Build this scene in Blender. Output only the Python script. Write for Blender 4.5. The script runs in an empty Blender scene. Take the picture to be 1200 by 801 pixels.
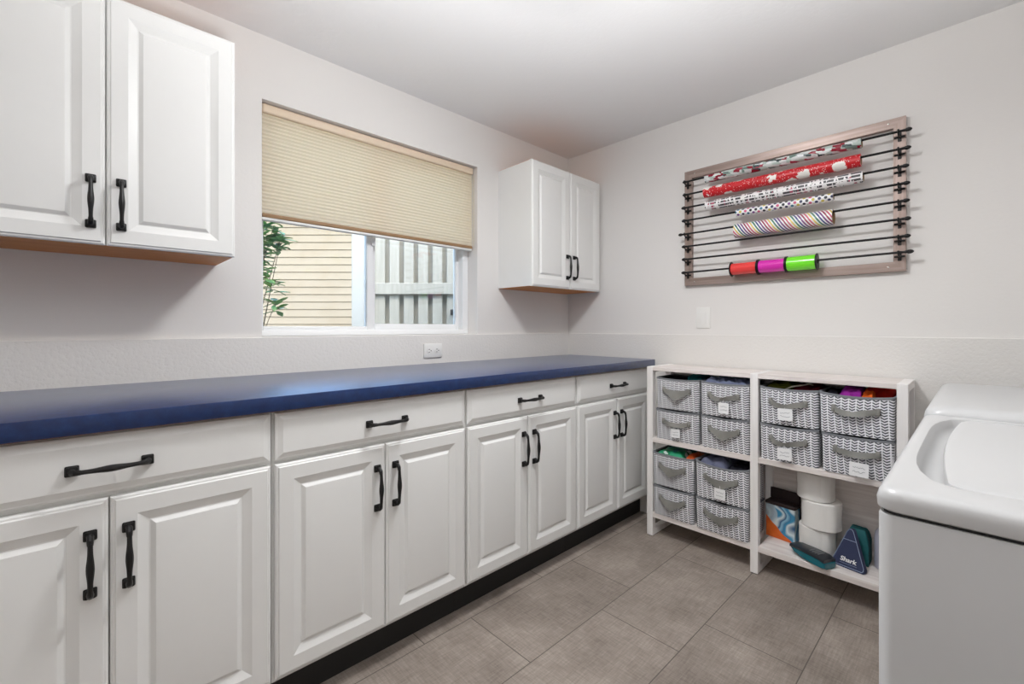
import bpy, bmesh, math, random
from mathutils import Vector, Matrix, noise
PI = math.pi
scene = bpy.context.scene
COL = scene.collection

# ---------------------------------------------------------------- colours / materials
def lin(c):
    c = c / 255.0
    return c / 12.92 if c <= 0.04045 else ((c + 0.055) / 1.055) ** 2.4
def rgb(r, g, b): return (lin(r), lin(g), lin(b), 1.0)

class NG:
    """tiny node-graph helper"""
    def __init__(s, name):
        s.m = bpy.data.materials.new(name); s.m.use_nodes = True
        s.t = s.m.node_tree; s.n = s.t.nodes; s.l = s.t.links
        s.b = s.n['Principled BSDF']; s.out = s.n['Material Output']
    def new(s, t, **kw):
        n = s.n.new(t)
        for k, v in kw.items(): setattr(n, k, v)
        return n
    def put(s, sock, v):
        if hasattr(v, 'node'): s.l.new(v, sock)
        else: sock.default_value = v
    def math(s, op, a, b=0.0, c=None):
        n = s.new('ShaderNodeMath', operation=op)
        s.put(n.inputs[0], a); s.put(n.inputs[1], b)
        if c is not None: s.put(n.inputs[2], c)
        return n.outputs[0]
    def mix(s, f, a, b):
        n = s.new('ShaderNodeMix', data_type='RGBA')
        s.put(n.inputs[0], f); s.put(n.inputs[6], a); s.put(n.inputs[7], b)
        return n.outputs[2]
    def obj(s): return s.new('ShaderNodeTexCoord').outputs['Object']
    def uv(s):
        return s.new('ShaderNodeUVMap').outputs[0]
    def sep(s, v):
        n = s.new('ShaderNodeSeparateXYZ'); s.l.new(v, n.inputs[0]); return n.outputs
    def comb(s, x, y, z=0.0):
        n = s.new('ShaderNodeCombineXYZ')
        s.put(n.inputs[0], x); s.put(n.inputs[1], y); s.put(n.inputs[2], z); return n.outputs[0]
    def noise(s, scale, vec=None, detail=3.0, rough=0.55):
        n = s.new('ShaderNodeTexNoise'); n.inputs['Scale'].default_value = scale
        n.inputs['Detail'].default_value = detail; n.inputs['Roughness'].default_value = rough
        if vec is not None: s.l.new(vec, n.inputs['Vector'])
        return n.outputs[0]
    def voro(s, scale, vec=None, feature='F1', rnd=1.0):
        n = s.new('ShaderNodeTexVoronoi', feature=feature); n.inputs['Scale'].default_value = scale
        n.inputs['Randomness'].default_value = rnd
        if vec is not None: s.l.new(vec, n.inputs['Vector'])
        return n
    def ramp(s, f, stops, interp='LINEAR'):
        n = s.new('ShaderNodeValToRGB'); r = n.color_ramp; r.interpolation = interp
        while len(r.elements) < len(stops): r.elements.new(0.5)
        for e, (p, c) in zip(r.elements, stops): e.position = p; e.color = c
        s.l.new(f, n.inputs[0]); return n.outputs[0]
    def mapv(s, v, scale=(1, 1, 1), rot=(0, 0, 0)):
        n = s.new('ShaderNodeMapping'); s.l.new(v, n.inputs[0])
        n.inputs['Scale'].default_value = scale; n.inputs['Rotation'].default_value = rot
        return n.outputs[0]
    def bump(s, h, strength, dist=0.002):
        n = s.new('ShaderNodeBump'); n.inputs['Strength'].default_value = strength
        n.inputs['Distance'].default_value = dist
        s.l.new(h, n.inputs['Height']); s.l.new(n.outputs[0], s.b.inputs['Normal'])
    def set(s, col=None, rough=None, metal=None, spec=None, **kw):
        if col is not None: s.put(s.b.inputs['Base Color'], col)
        if rough is not None: s.put(s.b.inputs['Roughness'], rough)
        if metal is not None: s.b.inputs['Metallic'].default_value = metal
        if spec is not None: s.b.inputs['Specular IOR Level'].default_value = spec
        for k, v in kw.items(): s.put(s.b.inputs[k.replace('_', ' ')], v)
        return s

M = {}
def plain(name, col, rough=0.5, metal=0.0, spec=0.5, var=0.04, scale=30, bump=0.0, bscale=200):
    """plain colour with a little natural variation"""
    g = NG(name)
    o = g.obj()
    n = g.noise(scale, o)
    a = tuple(max(0, c * (1 - var)) for c in col[:3]) + (1,)
    b = tuple(min(1, c * (1 + var)) for c in col[:3]) + (1,)
    g.set(g.mix(n, a, b), rough, metal, spec)
    if bump: g.bump(g.noise(bscale, o, 2), bump)
    M[name] = g.m
    return g

def wallmat(name, col, strength, scale):
    g = NG(name); o = g.obj()
    h = g.noise(scale, o, 3, 0.5)
    h2 = g.math('SMOOTH_MIN', h, 0.55, 0.1)
    g.set(g.mix(g.noise(1.5, o), tuple(c * .985 for c in col[:3]) + (1,), col), 0.75, 0, 0.25)
    g.bump(h2, strength, 0.004)
    M[name] = g.m
wallmat('wall_paint', rgb(228, 225, 222), 0.12, 90)
wallmat('stem_wall_paint', rgb(226, 223, 219), 0.55, 85)
wallmat('ceiling_paint', rgb(226, 225, 225), 0.2, 60)
plain('cabinet_white', rgb(230, 230, 228), 0.38, var=0.01)
plain('black_metal', rgb(26, 25, 25), 0.42, 0.3, var=0.15)
plain('toe_black', rgb(28, 26, 25), 0.7)
plain('raw_edge', rgb(120, 72, 42), 0.8, var=0.2)
plain('vinyl_white', rgb(236, 237, 238), 0.35, var=0.01)
plain('appliance_white', rgb(190, 190, 190), 0.3, var=0.006)
plain('seam_dark', rgb(45, 45, 46), 0.8)
plain('plastic_white', rgb(232, 231, 228), 0.4, var=0.01)
plain('slot_dark', rgb(40, 38, 36), 0.7)
plain('grey_plastic', rgb(120, 122, 124), 0.5)
plain('rack_screw', rgb(200, 196, 190), 0.25, 0.9)
plain('paper_white', rgb(236, 234, 230), 0.9, spec=0.1, var=0.02, bump=0.15, bscale=260)
plain('core_card', rgb(170, 140, 105), 0.9)
plain('tag_card', rgb(240, 240, 240), 0.6, var=0.01)
plain('tag_ink', rgb(120, 124, 130), 0.7)
plain('bin_trim', rgb(128, 130, 134), 0.85, spec=0.1, var=0.1, bump=.3, bscale=900)
plain('bin_strap', rgb(138, 137, 132), 0.8, spec=0.15, var=0.15, bump=.4, bscale=900)
plain('bin_lining', rgb(70, 70, 74), 0.9, spec=0.1, var=0.1)
plain('cloth_dark', rgb(38, 38, 46), 0.9, spec=0.1, var=0.3)
plain('cloth_denim', rgb(112, 120, 146), 0.9, spec=0.1, var=0.22, bump=.3, bscale=500)
plain('cloth_slate', rgb(104, 108, 130), 0.9, spec=0.1, var=0.22, bump=.3, bscale=500)
plain('cloth_teal', rgb(30, 110, 116), 0.8, spec=0.2, var=0.2)
plain('cloth_olive', rgb(92, 96, 34), 0.9, spec=0.1, var=0.3)
plain('cloth_maroon', rgb(104, 34, 46), 0.9, spec=0.1, var=0.3)
plain('cloth_purple', rgb(150, 46, 150), 0.85, spec=0.1, var=0.3)
plain('cloth_red', rgb(206, 48, 40), 0.85, spec=0.1, var=0.3)
plain('cloth_orange', rgb(236, 106, 40), 0.85, spec=0.1, var=0.25)
plain('cream_ribbon', rgb(214, 204, 186), 0.7)
plain('vac_teal', rgb(18, 104, 118), 0.25, var=0.05)
plain('vac_dark', rgb(34, 38, 44), 0.3, var=0.1)
plain('pad_navy', rgb(44, 52, 84), 0.7, var=0.1, bump=.3, bscale=700)
plain('pad_edge', rgb(150, 164, 190), 0.7)
plain('logo_white', rgb(240, 240, 240), 0.6, var=0)
plain('teal_cloth_bag', rgb(16, 92, 96), 0.7, var=0.2)
plain('carton_dark', rgb(40, 24, 24), 0.6, var=0.2)
plain('pack_orange', rgb(220, 96, 40), 0.4)
plain('bark', rgb(92, 78, 60), 0.9, var=0.3)
plain('fence_post_white', rgb(164, 166, 162), 0.6, var=0.03)
plain('earth', rgb(120, 108, 90), 0.95, var=0.2)
plain('lamp_metal', rgb(190, 188, 184), 0.35, 0.8)
plain('dark_gap', rgb(30, 30, 30), 0.9)
plain('cord_white', rgb(226, 220, 206), 0.5)

# laminate counter: mottled deep blue
g = NG('counter_blue'); o = g.obj()
n = g.noise(38, o, 5, 0.65); n2 = g.noise(5, g.mapv(o, (1, 3, 3)), 3)
c = g.ramp(n, [(0.3, rgb(14, 34, 76)), (0.55, rgb(20, 46, 94)), (0.75, rgb(28, 58, 110))])
c = g.mix(g.math('MULTIPLY', n2, 0.15), c, rgb(30, 46, 84))
g.set(c, 0.32, 0, 0.45, Sheen_Weight=0.3, Sheen_Roughness=0.28, Sheen_Tint=(.80, .86, 1, 1), Coat_Weight=0.6, Coat_Roughness=0.26, Coat_IOR=1.3)
M['counter_blue'] = g.m

# warm raw wood underside
def wood(name, c1, c2, rough=0.5, axis_scale=(2, 30, 30), spec=0.4, sc=1.2):
    g = NG(name); o = g.obj()
    n = g.noise(sc, g.mapv(o, axis_scale), 5, 0.6)
    g.set(g.ramp(n, [(0.3, c1), (0.7, c2)]), rough, 0, spec)
    M[name] = g.m
wood('wood_under', rgb(206, 124, 58), rgb(232, 160, 90), .5, (3, 40, 40))
wood('shelf_wood', rgb(212, 202, 197), rgb(240, 234, 230), .5, (40, 2.5, 40))
wood('shelf_frame_wood', rgb(232, 228, 225), rgb(246, 243, 241), .5, (30, 30, 2))
wood('rack_wood', rgb(140, 122, 114), rgb(174, 156, 148), .36, (60, 2.0, 60), .7)
wood('rack_wood_upright', rgb(140, 122, 114), rgb(174, 156, 148), .36, (60, 60, 2.0), .7)
for k_ in ('rack_wood', 'rack_wood_upright'): M[k_].node_tree.nodes['Principled BSDF'].inputs['Metallic'].default_value = .65

# floor tile: taupe, linen-like streaks, running bond
g = NG('floor_tile'); o = g.obj(); X, Y, Z = g.sep(o)
v = g.math('DIVIDE', g.math('ADD', Y, 0.635), 0.3135)
row = g.math('FLOOR', v); fv = g.math('FRACT', v)
odd = g.math('MODULO', g.math('ABSOLUTE', row), 2.0)
u = g.math('DIVIDE', g.math('ADD', g.math('ADD', X, 0.755), g.math('MULTIPLY', g.math('SUBTRACT', 1.0, odd), 0.205)), 0.605)
cu = g.math('FLOOR', u); fu = g.math('FRACT', u)
du = g.math('MULTIPLY', g.math('MINIMUM', fu, g.math('SUBTRACT', 1.0, fu)), 0.605)
dv = g.math('MULTIPLY', g.math('MINIMUM', fv, g.math('SUBTRACT', 1.0, fv)), 0.3135)
d = g.math('MINIMUM', du, dv)
grout = g.math('LESS_THAN', d, 0.0016)
wn = g.new('ShaderNodeTexWhiteNoise'); g.l.new(g.comb(cu, row, 0.0), wn.inputs['Vector'])
a = g.noise(1.0, g.mapv(o, (14, 160, 1)), 4, 0.7); b = g.noise(1.0, g.mapv(o, (160, 14, 1)), 4, 0.7)
cl = g.noise(4.0, o, 5, 0.65)
mixn = g.math('ADD', g.math('MULTIPLY', g.math('ADD', a, b), 0.30), g.math('MULTIPLY', cl, 0.45))
mixn = g.math('ADD', mixn, g.math('MULTIPLY', g.math('SUBTRACT', wn.outputs[0], 0.5), 0.10))
c = g.ramp(mixn, [(0.36, rgb(117, 107, 99)), (0.52, rgb(149, 138, 129)), (0.68, rgb(180, 169, 159))])
c = g.mix(grout, c, rgb(92, 84, 78))
g.set(c, g.math('ADD', 0.42, g.math('MULTIPLY', cl, 0.25)), 0, 0.4)
hb = g.math('ADD', g.math('MULTIPLY', g.math('ADD', a, b), 0.15), g.math('MULTIPLY', g.math('SUBTRACT', 1.0, grout), 0.6))
g.bump(hb, 0.25, 0.002)
M['floor_tile'] = g.m

# herringbone fabric for the bins
def herring(name, bg, fg):
    g = NG(name); o = g.obj(); X, Y, Z = g.sep(o)
    u = g.math('DIVIDE', g.math('ADD', Y, g.math('MULTIPLY', X, 1.0)), 0.0235)
    fu = g.math('FRACT', u)
    tri = g.math('ABSOLUTE', g.math('SUBTRACT', fu, 0.5))
    w = g.math('FRACT', g.math('ADD', g.math('DIVIDE', Z, 0.0105), g.math('MULTIPLY', tri, -1.3)))
    chev = g.math('GREATER_THAN', w, 0.52)
    spine = g.math('GREATER_THAN', tri, 0.42)
    white = g.math('MAXIMUM', chev, spine)
    c = g.mix(white, bg, fg)
    g.set(c, 0.85, 0, 0.12); g.bump(g.noise(700, o, 2), 0.3, 0.001)
    M[name] = g.m
herring('bin_fabric', rgb(92, 93, 98), rgb(236, 236, 239))

# wrapping papers (UV: u along roll in metres, v round it in metres)
def paper(name, build, rough=0.35):
    g = NG(name); U, V, _ = g.sep(g.uv())
    g.set(build(g, U, V), rough, 0, 0.5); M[name] = g.m
def pw_collage(g, U, V):
    q = g.voro(1.0, g.comb(g.math('MULTIPLY', U, 34), g.math('MULTIPLY', g.math('ADD', V, g.math('MULTIPLY', U, 0.16)), 85)))
    q.distance = 'CHEBYCHEV'
    r = g.sep(q.outputs['Color'])[0]
    return g.ramp(r, [(0, rgb(206, 210, 208)), (.24, rgb(140, 26, 44)), (.38, rgb(176, 190, 184)), (.54, rgb(54, 70, 70)), (.66, rgb(226, 228, 228)), (.80, rgb(110, 128, 122)), (.92, rgb(160, 60, 76))], 'CONSTANT')
def pw_red(g, U, V):
    v = g.comb(U, V)
    q = g.voro(14, v, rnd=0.8); big = g.math('LESS_THAN', g.math('ADD', q.outputs['Distance'], g.math('MULTIPLY', g.math('SUBTRACT', g.noise(60, v, 2), .5), .35)), 0.38)
    s = g.voro(120, v); sm = g.math('LESS_THAN', s.outputs['Distance'], 0.22)
    k = g.voro(14, v, rnd=0.8); inner = g.math('LESS_THAN', k.outputs['Distance'], 0.13)
    c = g.mix(sm, rgb(202, 26, 36), rgb(240, 214, 214)); c = g.mix(big, c, rgb(240, 236, 230))
    return g.mix(inner, c, rgb(226, 190, 172))
def pw_marks(g, U, V):
    q = g.voro(1.0, g.comb(g.math('MULTIPLY', U, 120), g.math('MULTIPLY', V, 34)), rnd=.9); q.distance = 'MANHATTAN'
    r = g.sep(q.outputs['Color'])[1]
    ink = g.math('MULTIPLY', g.math('LESS_THAN', g.math('FRACT', g.math('MULTIPLY', V, 62)), 0.6), g.math('GREATER_THAN', r, 0.38))
    c = g.ramp(r, [(0, rgb(60, 58, 62)), (.72, rgb(64, 62, 66)), (.93, rgb(170, 70, 96))], 'CONSTANT')
    return g.mix(ink, rgb(238, 236, 236), c)
def pw_dots(g, U, V):
    p = 0.0235
    row = g.math('FLOOR', g.math('DIVIDE', V, p * .6))
    a = g.math('ADD', g.math('DIVIDE', U, p), g.math('MULTIPLY', g.math('MODULO', g.math('ABSOLUTE', row), 2.0), .5))
    du = g.math('SUBTRACT', g.math('FRACT', a), .5)
    dv = g.math('MULTIPLY', g.math('SUBTRACT', g.math('FRACT', g.math('DIVIDE', V, p * .6)), .5), .6)
    dd = g.math('SQRT', g.math('ADD', g.math('MULTIPLY', du, du), g.math('MULTIPLY', dv, dv)))
    wn = g.new('ShaderNodeTexWhiteNoise'); g.l.new(g.comb(g.math('FLOOR', a), row, 0.0), wn.inputs['Vector'])
    c = g.ramp(wn.outputs[0], [(0, rgb(34, 40, 84)), (.3, rgb(30, 30, 40)), (.5, rgb(214, 196, 84)), (.62, rgb(210, 90, 130)), (.74, rgb(60, 120, 150)), (.86, rgb(120, 70, 140))], 'CONSTANT')
    return g.mix(g.math('LESS_THAN', dd, .27), rgb(240, 239, 240), c)
def pw_rainbow(g, U, V):
    a = g.math('DIVIDE', g.math('ADD', U, g.math('MULTIPLY', V, 0.62)), 0.0135)
    k = g.math('DIVIDE', g.math('MODULO', g.math('ADD', g.math('FLOOR', a), 600.0), 6.0), 6.0)
    c = g.ramp(k, [(0, rgb(150, 24, 74)), (.15, rgb(196, 80, 110)), (.32, rgb(222, 196, 96)), (.49, rgb(34, 110, 84)), (.65, rgb(44, 56, 128)), (.82, rgb(110, 40, 120))], 'CONSTANT')
    return g.mix(g.math('LESS_THAN', g.math('FRACT', a), .52), rgb(240, 240, 240), c)
paper('wrap_collage', pw_collage, .25); paper('wrap_red', pw_red); paper('wrap_marks', pw_marks); paper('wrap_dots', pw_dots); paper('wrap_rainbow', pw_rainbow)

def film(name, col):
    g = NG(name); o = g.obj()
    w = g.noise(1.0, g.mapv(o, (400, 4, 400)), 2)
    g.set(g.mix(w, col, tuple(min(1, c * 1.25 + .02) for c in col[:3]) + (1,)), 0.15, 0, 0.6)
    M[name] = g.m
film('ribbon_red', rgb(216, 52, 50)); film('ribbon_magenta', rgb(206, 34, 164)); film('ribbon_green', rgb(112, 222, 40))

# detergent carton art: pale/blue swirls over an orange corner
g = NG('carton_art'); o = g.obj(); X, Y, Z = g.sep(o)
n = g.noise(9, o, 1); wv = g.math('FRACT', g.math('MULTIPLY', g.math('ADD', g.math('ADD', g.math('MULTIPLY', Y, 6), g.math('MULTIPLY', Z, 5)), g.math('MULTIPLY', n, 2.4)), 1.6))
c = g.ramp(wv, [(0, rgb(36, 112, 160)), (.3, rgb(150, 196, 214)), (.45, rgb(30, 84, 126)), (.7, rgb(214, 226, 226)), (.86, rgb(60, 140, 178))])
org = g.math('GREATER_THAN', g.math('ADD', g.math('MULTIPLY', Y, 0.9), g.math('MULTIPLY', Z, -1.0)), g.math('SUBTRACT', -0.040, g.math('MULTIPLY', g.math('SUBTRACT', n, .5), .08)))
pale = g.math('MULTIPLY', g.math('GREATER_THAN', g.math('ADD', Y, g.math('MULTIPLY', g.math('SUBTRACT', n, .5), .1)), 0.012), 0.55)
c = g.mix(pale, c, rgb(206, 206, 200))
c = g.mix(org, c, g.mix(g.noise(30, o), rgb(196, 70, 22), rgb(232, 124, 44)))
g.set(c, 0.35); M['carton_art'] = g.m

# green snack/ornament packaging
g = NG('pack_green'); o = g.obj()
q = g.voro(38, o); r = g.sep(q.outputs['Color'])[0]
g.set(g.ramp(r, [(0, rgb(28, 128, 84)), (.45, rgb(54, 160, 120)), (.62, rgb(216, 228, 222)), (.8, rgb(30, 110, 120))], 'CONSTANT'), 0.3); M['pack_green'] = g.m

# pleated shade fabric: diffuse + translucent
g = NG('shade_fabric'); o = g.obj()
w = g.noise(1.0, g.mapv(o, (20, 20, 400)), 2)
col = g.mix(w, rgb(243, 237, 225), rgb(250, 246, 236))
df = g.new('ShaderNodeBsdfDiffuse'); tl = g.new('ShaderNodeBsdfTranslucent'); mx = g.new('ShaderNodeMixShader')
g.l.new(col, df.inputs[0]); g.put(tl.inputs[0], rgb(246, 234, 210)); mx.inputs[0].default_value = 0.6
g.l.new(df.outputs[0], mx.inputs[1]); g.l.new(tl.outputs[0], mx.inputs[2]); g.l.new(mx.outputs[0], g.out.inputs[0])
M['shade_fabric'] = g.m
plain('shade_rail', rgb(226, 206, 182), 0.5, var=0.02)
plain('shade_bottom', rgb(150, 118, 84), 0.6, var=0.05)

# window glass: clear with Fresnel reflection
g = NG('window_glass')
tr = g.new('ShaderNodeBsdfTransparent'); gl = g.new('ShaderNodeBsdfGlossy'); fr = g.new('ShaderNodeFresnel'); mx = g.new('ShaderNodeMixShader')
tr.inputs[0].default_value = (.95, .97, .96, 1); gl.inputs['Roughness'].default_value = 0.02; fr.inputs[0].default_value = 1.45
g.l.new(fr.outputs[0], mx.inputs[0]); g.l.new(tr.outputs[0], mx.inputs[1]); g.l.new(gl.outputs[0], mx.inputs[2]); g.l.new(mx.outputs[0], g.out.inputs[0])
M['window_glass'] = g.m

# lap siding & fence & leaves
g = NG('siding'); o = g.obj()
n = g.noise(2.2, o, 4, .6); n2 = g.noise(1.0, g.mapv(o, (3, 3, 90)), 3)
c = g.ramp(n, [(0.3, rgb(131, 120, 101)), (0.55, rgb(138, 129, 113)), (0.75, rgb(131, 123, 98))])
c = g.mix(g.math('MULTIPLY', n2, .3), c, rgb(116, 104, 80)); g.set(c, .7); M['siding'] = g.m
g = NG('fence_board'); o = g.obj()
n = g.noise(1.0, g.mapv(o, (40, 40, 3)), 4)
g.set(g.ramp(n, [(0.3, rgb(146, 145, 135)), (0.7, rgb(160, 159, 150))]), .8); M['fence_board'] = g.m
g = NG('leaf_green'); o = g.obj()
n = g.noise(7, o, 2)
g.set(g.ramp(n, [(0.3, rgb(84, 138, 96)), (0.5, rgb(120, 164, 98)), (0.7, rgb(180, 198, 116))]), .4); M['leaf_green'] = g.m

g = NG('lamp_glow'); g.set(rgb(250, 246, 238), .5)
g.put(g.b.inputs['Emission Color'], (0.97, 0.985, 1.0, 1)); g.b.inputs['Emission Strength'].default_value = 85.0
M['lamp_glow'] = g.m

# ---------------------------------------------------------------- mesh builder
class MB:
    def __init__(s): s.v = []; s.f = []; s.uv = {}
    def add(s, verts, faces, uvs=None):
        k = len(s.v); s.v += [Vector(p) for p in verts]
        for i, f in enumerate(faces):
            if uvs: s.uv[len(s.f)] = uvs[i]
            s.f.append([a + k for a in f])
        return s
    def box(s, x0, x1, y0, y1, z0, z1, bev=0.0, seg=2, rot=None, piv=None):
        bm = bmesh.new()
        m = Matrix.Translation(((x0 + x1) / 2, (y0 + y1) / 2, (z0 + z1) / 2)) @ Matrix.Diagonal((abs(x1 - x0), abs(y1 - y0), abs(z1 - z0), 1))
        bmesh.ops.create_cube(bm, size=1, matrix=m)
        if bev: bmesh.ops.bevel(bm, geom=bm.edges[:], offset=bev, segments=seg, affect='EDGES', profile=.5)
        return s._bm(bm, rot, piv)
    def _bm(s, bm, rot=None, piv=None):
        bm.verts.index_update()
        vs = [v.co.copy() for v in bm.verts]
        if rot is not None:
            p = Vector(piv) if piv is not None else Vector((0, 0, 0))
            vs = [rot @ (v - p) + p for v in vs]
        s.add(vs, [[v.index for v in f.verts] for f in bm.faces]); bm.free(); return s
    def rings(s, rings, cap0=True, cap1=True, closed=True):
        n = len(rings[0]); k = len(s.v)
        for r in rings: s.v += [Vector(p) for p in r]
        for i in range(len(rings) - 1):
            for j in range(n if closed else n - 1):
                j2 = (j + 1) % n
                s.f.append([k + i * n + j, k + i * n + j2, k + (i + 1) * n + j2, k + (i + 1) * n + j])
        if cap0: s.f.append([k + j for j in range(n)][::-1])
        if cap1: s.f.append([k + (len(rings) - 1) * n + j for j in range(n)])
        return s
    def lathe(s, prof, c, axis='z', n=24, cap=True):
        """prof: list of (radius, height along axis)"""
        rs = []
        for r, h in prof:
            q = []
            for i in range(n):
                a = 2 * PI * i / n; p, t = r * math.cos(a), r * math.sin(a)
                q.append({'z': (c[0] + p, c[1] + t, c[2] + h), 'y': (c[0] + t, c[1] + h, c[2] + p), 'x': (c[0] + h, c[1] + p, c[2] + t)}[axis])
            rs.append(q)
        return s.rings(rs, cap, cap)
    def tube(s, pts, rad, n=10, flat=None):
        pts = [Vector(p) for p in pts]; rs = []
        rads = rad if isinstance(rad, (list, tuple)) else [rad] * len(pts)
        up = None
        for i, p in enumerate(pts):
            t = (pts[min(i + 1, len(pts) - 1)] - pts[max(i - 1, 0)]).normalized()
            if up is None:
                up = Vector((0, 0, 1)) if abs(t.z) < .9 else Vector((1, 0, 0))
            a = t.cross(up).normalized(); b = a.cross(t).normalized(); up = b
            rs.append([p + rads[i] * (math.cos(2 * PI * j / n) * a + math.sin(2 * PI * j / n) * b) for j in range(n)])
        return s.rings(rs)

ORIGIN = {}
def worg(p):
    return ORIGIN.get(p.name, Vector((0, 0, 0))) if p is not None else Vector((0, 0, 0))
def obj(name, mb, mat, parent=None, base=None, label=None, smooth=True, ang=32):
    me = bpy.data.meshes.new(name)
    if parent is not None: off = worg(parent)
    elif base is not None: off = Vector(base)
    else:
        lo = [min(v[i] for v in mb.v) for i in range(3)]; hi = [max(v[i] for v in mb.v) for i in range(3)]
        off = Vector(((lo[0] + hi[0]) / 2, (lo[1] + hi[1]) / 2, lo[2]))
    me.from_pydata([v - off for v in mb.v], [], mb.f)
    if mb.uv:
        lay = me.uv_layers.new(name='UVMap')
        for fi, uvs in mb.uv.items():
            for li, q in zip(me.polygons[fi].loop_indices, uvs): lay.data[li].uv = q
    bm = bmesh.new(); bm.from_mesh(me); bmesh.ops.recalc_face_normals(bm, faces=bm.faces[:])
    if smooth:
        for f in bm.faces: f.smooth = True
        for e in bm.edges:
            if len(e.link_faces) == 2 and e.calc_face_angle(0) > math.radians(ang): e.smooth = False
    bm.to_mesh(me); bm.free()
    me.materials.append(M[mat] if isinstance(mat, str) else mat)
    o = bpy.data.objects.new(name, me); COL.objects.link(o)
    if parent is not None: o.parent = parent
    else: o.location = off
    ORIGIN[o.name] = off
    if label: o['label'] = label
    return o
def thing(name, label, cat, loc, group=None):
    o = bpy.data.objects.new(name, None); COL.objects.link(o); o.location = loc
    o.empty_display_size = .05
    o['label'] = label; o['category'] = cat
    if group: o['group'] = group
    ORIGIN[o.name] = Vector(loc)
    return o
def tag(o, label, cat, group=None):
    o['label'] = label; o['category'] = cat
    if group: o['group'] = group
    return o
def struct(name, mb, mat, parent=None, **kw):
    o = obj(name, mb, mat, parent, base=None if parent else (0, 0, 0), **kw); o['kind'] = 'structure'; return o

# ---------------------------------------------------------------- room
XW, YW, H = -3.6, -3.3, 2.262          # left wall, front wall (behind the camera), ceiling height
WX0, WX1, WZ0, WZ1 = -1.911, -0.810, 1.062, 2.008   # window opening
TZ = 1.0605                              # top of the thicker lower wall
struct('floor', MB().box(XW, 0, YW, 0, -.06, 0), 'floor_tile', smooth=False)
struct('ceiling', MB().box(XW - .25, .25, YW - .25, .25, H, H + .12), 'ceiling_paint', smooth=False)
w = MB()
w.box(XW - .2, WX0, 0, .2, -.06, H).box(WX1, .2, 0, .2, -.06, H).box(WX0, WX1, 0, .2, -.06, WZ0).box(WX0, WX1, 0, .2, WZ1, H)
struct('wall_back', w, 'wall_paint', smooth=False)
struct('wall_right', MB().box(0, .2, YW - .2, 0, -.06, H), 'wall_paint', smooth=False)
struct('wall_left', MB().box(XW - .2, XW, YW - .2, 0, -.06, H), 'wall_paint', smooth=False)
struct('wall_front', MB().box(XW, 0, YW - .2, YW, -.06, H), 'wall_paint', smooth=False)
struct('trim_1', MB().box(XW, -.0127, -.0127, .001, 0, TZ, .002), 'stem_wall_paint', smooth=False)   # thicker lower part of the window wall
struct('trim_2', MB().box(-.0127, .001, YW, .001, 0, TZ, .002), 'stem_wall_paint', smooth=False)

# ---------------------------------------------------------------- window (structure)
win = bpy.data.objects.new('window_1', None); COL.objects.link(win); win['kind'] = 'structure'
win.location = ((WX0 + WX1) / 2, .11, WZ0); ORIGIN['window_1'] = Vector(win.location)
FX0, FX1, FZ0, FZ1 = WX0 + .001, WX1 - .001, WZ0 + .001, WZ1 - .001
fr = MB()
ft = .026
fr.box(FX0, FX1, .085, .165, FZ0, FZ0 + ft, .003).box(FX0, FX1, .085, .165, FZ1 - ft, FZ1, .003)
fr.box(FX0, FX0 + ft, .085, .165, FZ0 + ft, FZ1 - ft, .003).box(FX1 - ft - .012, FX1, .085, .165, FZ0 + ft, FZ1 - ft, .003)
struct('window_frame', fr, 'vinyl_white', win)
def sash(x0, x1, y, sw0, sw1, swz):
    m = MB()
    z0, z1 = FZ0 + ft * .6, FZ1 - ft * .6
    m.box(x0, x0 + sw0, y, y + .028, z0, z1, .003).box(x1 - sw1, x1, y, y + .028, z0, z1, .003)
    m.box(x0 + sw0, x1 - sw1, y, y + .028, z0, z0 + swz, .003).box(x0 + sw0, x1 - sw1, y, y + .028, z1 - swz, z1, .003)
    s = struct('sash', m, 'vinyl_white', win)
    struct('pane', MB().box(x0 + sw0 - .004, x1 - sw1 + .004, y + .011, y + .017, z0 + swz - .004, z1 - swz + .004), 'window_glass', s, smooth=False)
    return s, z0
s1, _ = sash(FX0 + .010, -1.392, .092, .018, .034, .026)
s2, _ = sash(-1.412, FX1 - .030, .127, .046, .026, .040)
lt = MB(); lt.box(-1.404, -1.386, .082, .093, 1.50, 1.545, .003).box(-1.399, -1.391, .076, .083, 1.515, 1.532, .002)
struct('latch', lt, 'vinyl_white', win)

# ---------------------------------------------------------------- pleated shade
sh = thing('cellular_shade', 'cream pleated window shade pulled halfway down over the window', 'window shade', ((WX0 + WX1) / 2, .045, WZ1))
BX0, BX1 = WX0 + .006, WX1 - .016
obj('headrail', MB().box(BX0, BX1 + .004, .020, .070, 1.966, 2.004, .008, 3), 'shade_rail', sh)
zt, zb = 1.968, 1.560
npl = 27; front = []; back = []
for i in range(npl * 2 + 1):
    z = zt - (zt - zb) * i / (npl * 2)
    b = .0035 if i % 2 else 0.0
    front.append((z, .034 - b)); back.append((z, .052 + b))
loop = front + back[::-1]
m = MB(); m.rings([[(BX0 + .004, y, z) for z, y in loop], [(BX1, y, z) for z, y in loop]], False, False)
obj('pleated_fabric', m, 'shade_fabric', sh, smooth=False)
obj('bottom_rail', MB().box(BX0 + .002, BX1 + .002, .026, .062, 1.546, 1.562, .004), 'shade_bottom', sh)
obj('rail_lip', MB().box(BX0 + .002, BX1 + .002, .030, .060, 1.536, 1.5465, .002), 'plastic_white', sh, label='pale lower lip')
ch = MB()
for k in range(62):
    z = 1.96 - k * .0066
    for dx in (0, .008):
        ch.lathe([(.0002, -.0024), (.002, -.0012), (.002, .0012), (.0002, .0024)], (BX1 + .006 + dx * .6, .022 + dx * .5, z), n=6)
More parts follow.
